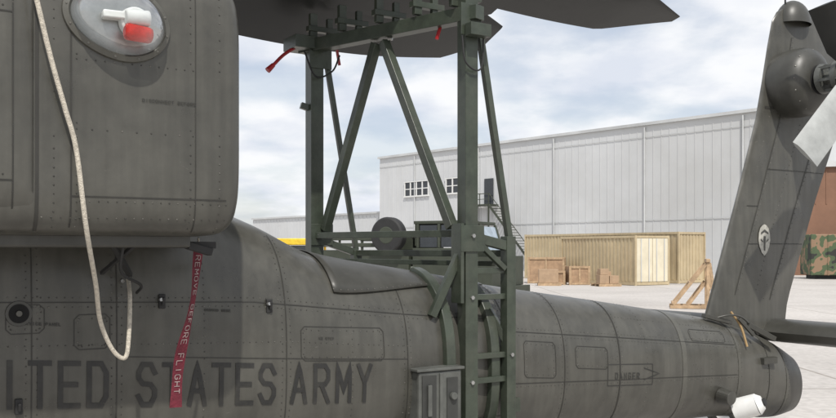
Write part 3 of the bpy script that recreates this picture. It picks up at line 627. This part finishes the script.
for y in (0,.9):
    m.beam((0,y,.06),(1.45,y,.06),.1,.1); m.beam((1.15,y,.1),(1.15,y,1.5),.1,.1); m.beam((.1,y,.12),(1.1,y,1.42),.09,.1); m.beam((.55,y+.11,.1),(1.1,y+.11,.85),.05,.09)
    m.beam((1.4,y,.1),(1.2,y,1.45),.07,.08)
m.beam((1.15,-.1,1.52),(1.15,1.0,1.52),.12,.1); m.beam((.1,0,.16),(.1,.9,.16),.09,.09); m.beam((.6,0,.8),(.6,.9,.8),.05,.12); m.beam((1.2,0,.6),(1.2,.9,1.2),.04,.09)
m.make('timbers',WOOD,ts,bevel=.008)
# military truck
tk=empty('military_truck',(-.15,22.6,0),-.5)
m=MB(); m.box((-3.0,.1,.75),(2.1,2.1,.95)); m.box((-3.0,0,1.0),(-.1,2.2,1.85)); m.box((0,.02,.95),(1.35,2.18,1.9)); m.box((1.35,.1,.95),(2.15,2.1,1.7)); m.box((.02,.1,1.95),(.1,2.1,2.5))
m.box((.0,.08,2.5),(1.35,2.12,2.58))
for x in (.08,.68): m.box((x,.06,1.9),(x+.07,.12,2.5)); m.box((x,2.08,1.9),(x+.07,2.14,2.5))
for y in (.1,1.08,2.02): m.beam((1.36,y+.03,2.5),(1.62,y+.03,1.7),.07)
m.box((2.15,.0,.7),(2.3,2.2,.95)); m.box((-.85,.3,1.85),(-.15,2.05,2.3)); m.beam((-.55,-.02,1.85),(-.55,-.02,2.6),.06)
for x in (-2.9,-2.2,-1.5,-.95): m.box((x,-.03,1.85),(x+.06,.02,2.2)); m.box((x,2.17,1.85),(x+.06,2.22,2.2))
for z in (1.93,2.1): m.box((-2.95,-.06,z),(-.9,-.032,z+.1)); m.box((-2.95,2.222,z),(-.9,2.25,z+.1))
m.make('cab_and_bed',TRUCKG,tk,bevel=.02)
m=MB(); m.add([(1.38,.16,2.45),(1.6,.16,1.75),(1.6,2.04,1.75),(1.38,2.04,2.45)],[(0,1,2,3)]); m.make('windscreen',GLASSB,tk)
m=MB(); m.box((.18,.09,1.92),(.66,.1,2.47)); m.box((.78,.09,1.92),(1.3,.1,2.47)); m.make('side_windows',GLASSD,tk)
m=MB(); rim=MB()
for x in (-2.2,1.5):
    for y in (0,2.2-.28): m.cyl((x,y,.48),(x,y+.28,.48),.48,.48,28); rim.cyl((x,y-.01,.48),(x,y+.29,.48),.24,.24,20)
m.cyl((-.55,-.36,2.22),(-.55,-.06,2.22),.46,.46,32); rim.cyl((-.55,-.37,2.22),(-.55,-.05,2.22),.22,.22,20)
m.make('tyres',DARK,tk,True,bevel=.05); rim.make('rims',TRUCKG,tk,bevel=.02)
m=MB(); m.beam((1.5,-.12,1.9),(1.5,-.12,2.3),.16,.05); m.beam((1.4,.05,2.2),(1.5,-.12,2.2),.02); m.make('mirror',DARK,tk)
yt=empty('yellow_tow_tractor',(-4.9,30,0),0); m=MB(); m.box((0,0,.35),(3.2,1.6,1.15)); m.box((.1,.0,2.02),(1.75,1.6,2.24))
for x in (.15,1.6):
    for y in (.02,1.5): m.box((x,y,1.15),(x+.08,y+.08,2.02))
m.make('body',YEL,yt,bevel=.03); m=MB(); m.box((.24,.05,1.3),(1.59,.07,2.0)); m.make('windows',GLASSD,yt)
m=MB()
for x in (.5,2.6):
    for y in (-.05,1.4): m.cyl((x,y,.35),(x,y+.25,.35),.35,.35,20)
m.make('tyres',DARK,yt,True)
# ------------------------------------------------------------------ sun, sky, camera
to_sun=Vector((.12,-.70,.95)).normalized(); elev=math.asin(to_sun.z); rot=math.atan2(to_sun.x,to_sun.y)
sl=bpy.data.lights.new('sun','SUN'); sl.energy=3.7; sl.angle=math.radians(1.0); sl.color=(1,.96,.9); so=bpy.data.objects.new('sun',sl); so.rotation_euler=to_sun.to_track_quat('Z','Y').to_euler(); so.location=(0,-5,20); link(so)
w=bpy.data.worlds.new('World'); scn.world=w; w.use_nodes=True; nt=w.node_tree; N=nt.nodes; L=nt.links; bg=N['Background']; bg.inputs[1].default_value=.115
sk=N.new('ShaderNodeTexSky'); sk.sky_type='NISHITA'; sk.sun_disc=False; sk.sun_elevation=elev; sk.sun_rotation=rot; sk.dust_density=1.5
tc=N.new('ShaderNodeTexCoord'); sx=N.new('ShaderNodeSeparateXYZ'); L.new(tc.outputs['Generated'],sx.inputs[0])
mz=N.new('ShaderNodeMath'); mz.operation='MAXIMUM'; mz.inputs[1].default_value=0; L.new(sx.outputs[2],mz.inputs[0])
az=N.new('ShaderNodeMath'); az.operation='ADD'; az.inputs[1].default_value=.25; L.new(mz.outputs[0],az.inputs[0])
dx=N.new('ShaderNodeMath'); dx.operation='DIVIDE'; L.new(sx.outputs[0],dx.inputs[0]); L.new(az.outputs[0],dx.inputs[1])
dy=N.new('ShaderNodeMath'); dy.operation='DIVIDE'; L.new(sx.outputs[1],dy.inputs[0]); L.new(az.outputs[0],dy.inputs[1])
cb=N.new('ShaderNodeCombineXYZ'); L.new(dx.outputs[0],cb.inputs[0]); L.new(dy.outputs[0],cb.inputs[1])
cn=N.new('ShaderNodeTexNoise'); cn.inputs['Scale'].default_value=2.0; cn.inputs['Detail'].default_value=10; cn.inputs['Roughness'].default_value=.52; cn.inputs['Distortion'].default_value=.1; L.new(cb.outputs[0],cn.inputs['Vector'])
cm=N.new('ShaderNodeMapRange'); cm.interpolation_type='SMOOTHSTEP'; cm.inputs[1].default_value=.40; cm.inputs[2].default_value=.56; cm.inputs[3].default_value=.6; cm.inputs[4].default_value=1; L.new(cn.outputs['Fac'],cm.inputs[0])
c2=N.new('ShaderNodeTexNoise'); c2.inputs['Scale'].default_value=3.4; c2.inputs['Detail'].default_value=7; L.new(cb.outputs[0],c2.inputs['Vector'])
c3=N.new('ShaderNodeMapRange'); c3.inputs[1].default_value=.36; c3.inputs[2].default_value=.58; L.new(c2.outputs['Fac'],c3.inputs[0])
cc=N.new('ShaderNodeMix'); cc.data_type='RGBA'; L.new(c3.outputs[0],cc.inputs[0]); cc.inputs[6].default_value=(6.5,6.9,7.7,1); cc.inputs[7].default_value=(8.5,8.6,8.8,1)
mm=N.new('ShaderNodeMix'); mm.data_type='RGBA'; L.new(cm.outputs[0],mm.inputs[0]); L.new(sk.outputs[0],mm.inputs[6]); L.new(cc.outputs[2],mm.inputs[7]); L.new(mm.outputs[2],bg.inputs[0])
cam=bpy.data.cameras.new('camera'); cam.sensor_width=36; cam.lens=36*900/836; cam.shift_y=41/836; cam.clip_end=5000; cam.clip_start=.05
co=bpy.data.objects.new('camera',cam); co.location=(0,0,1.85); co.rotation_euler=(math.radians(90),0,0); link(co); scn.camera=co
scn.view_settings.view_transform='Standard'; scn.view_settings.look='None'; scn.view_settings.exposure=0
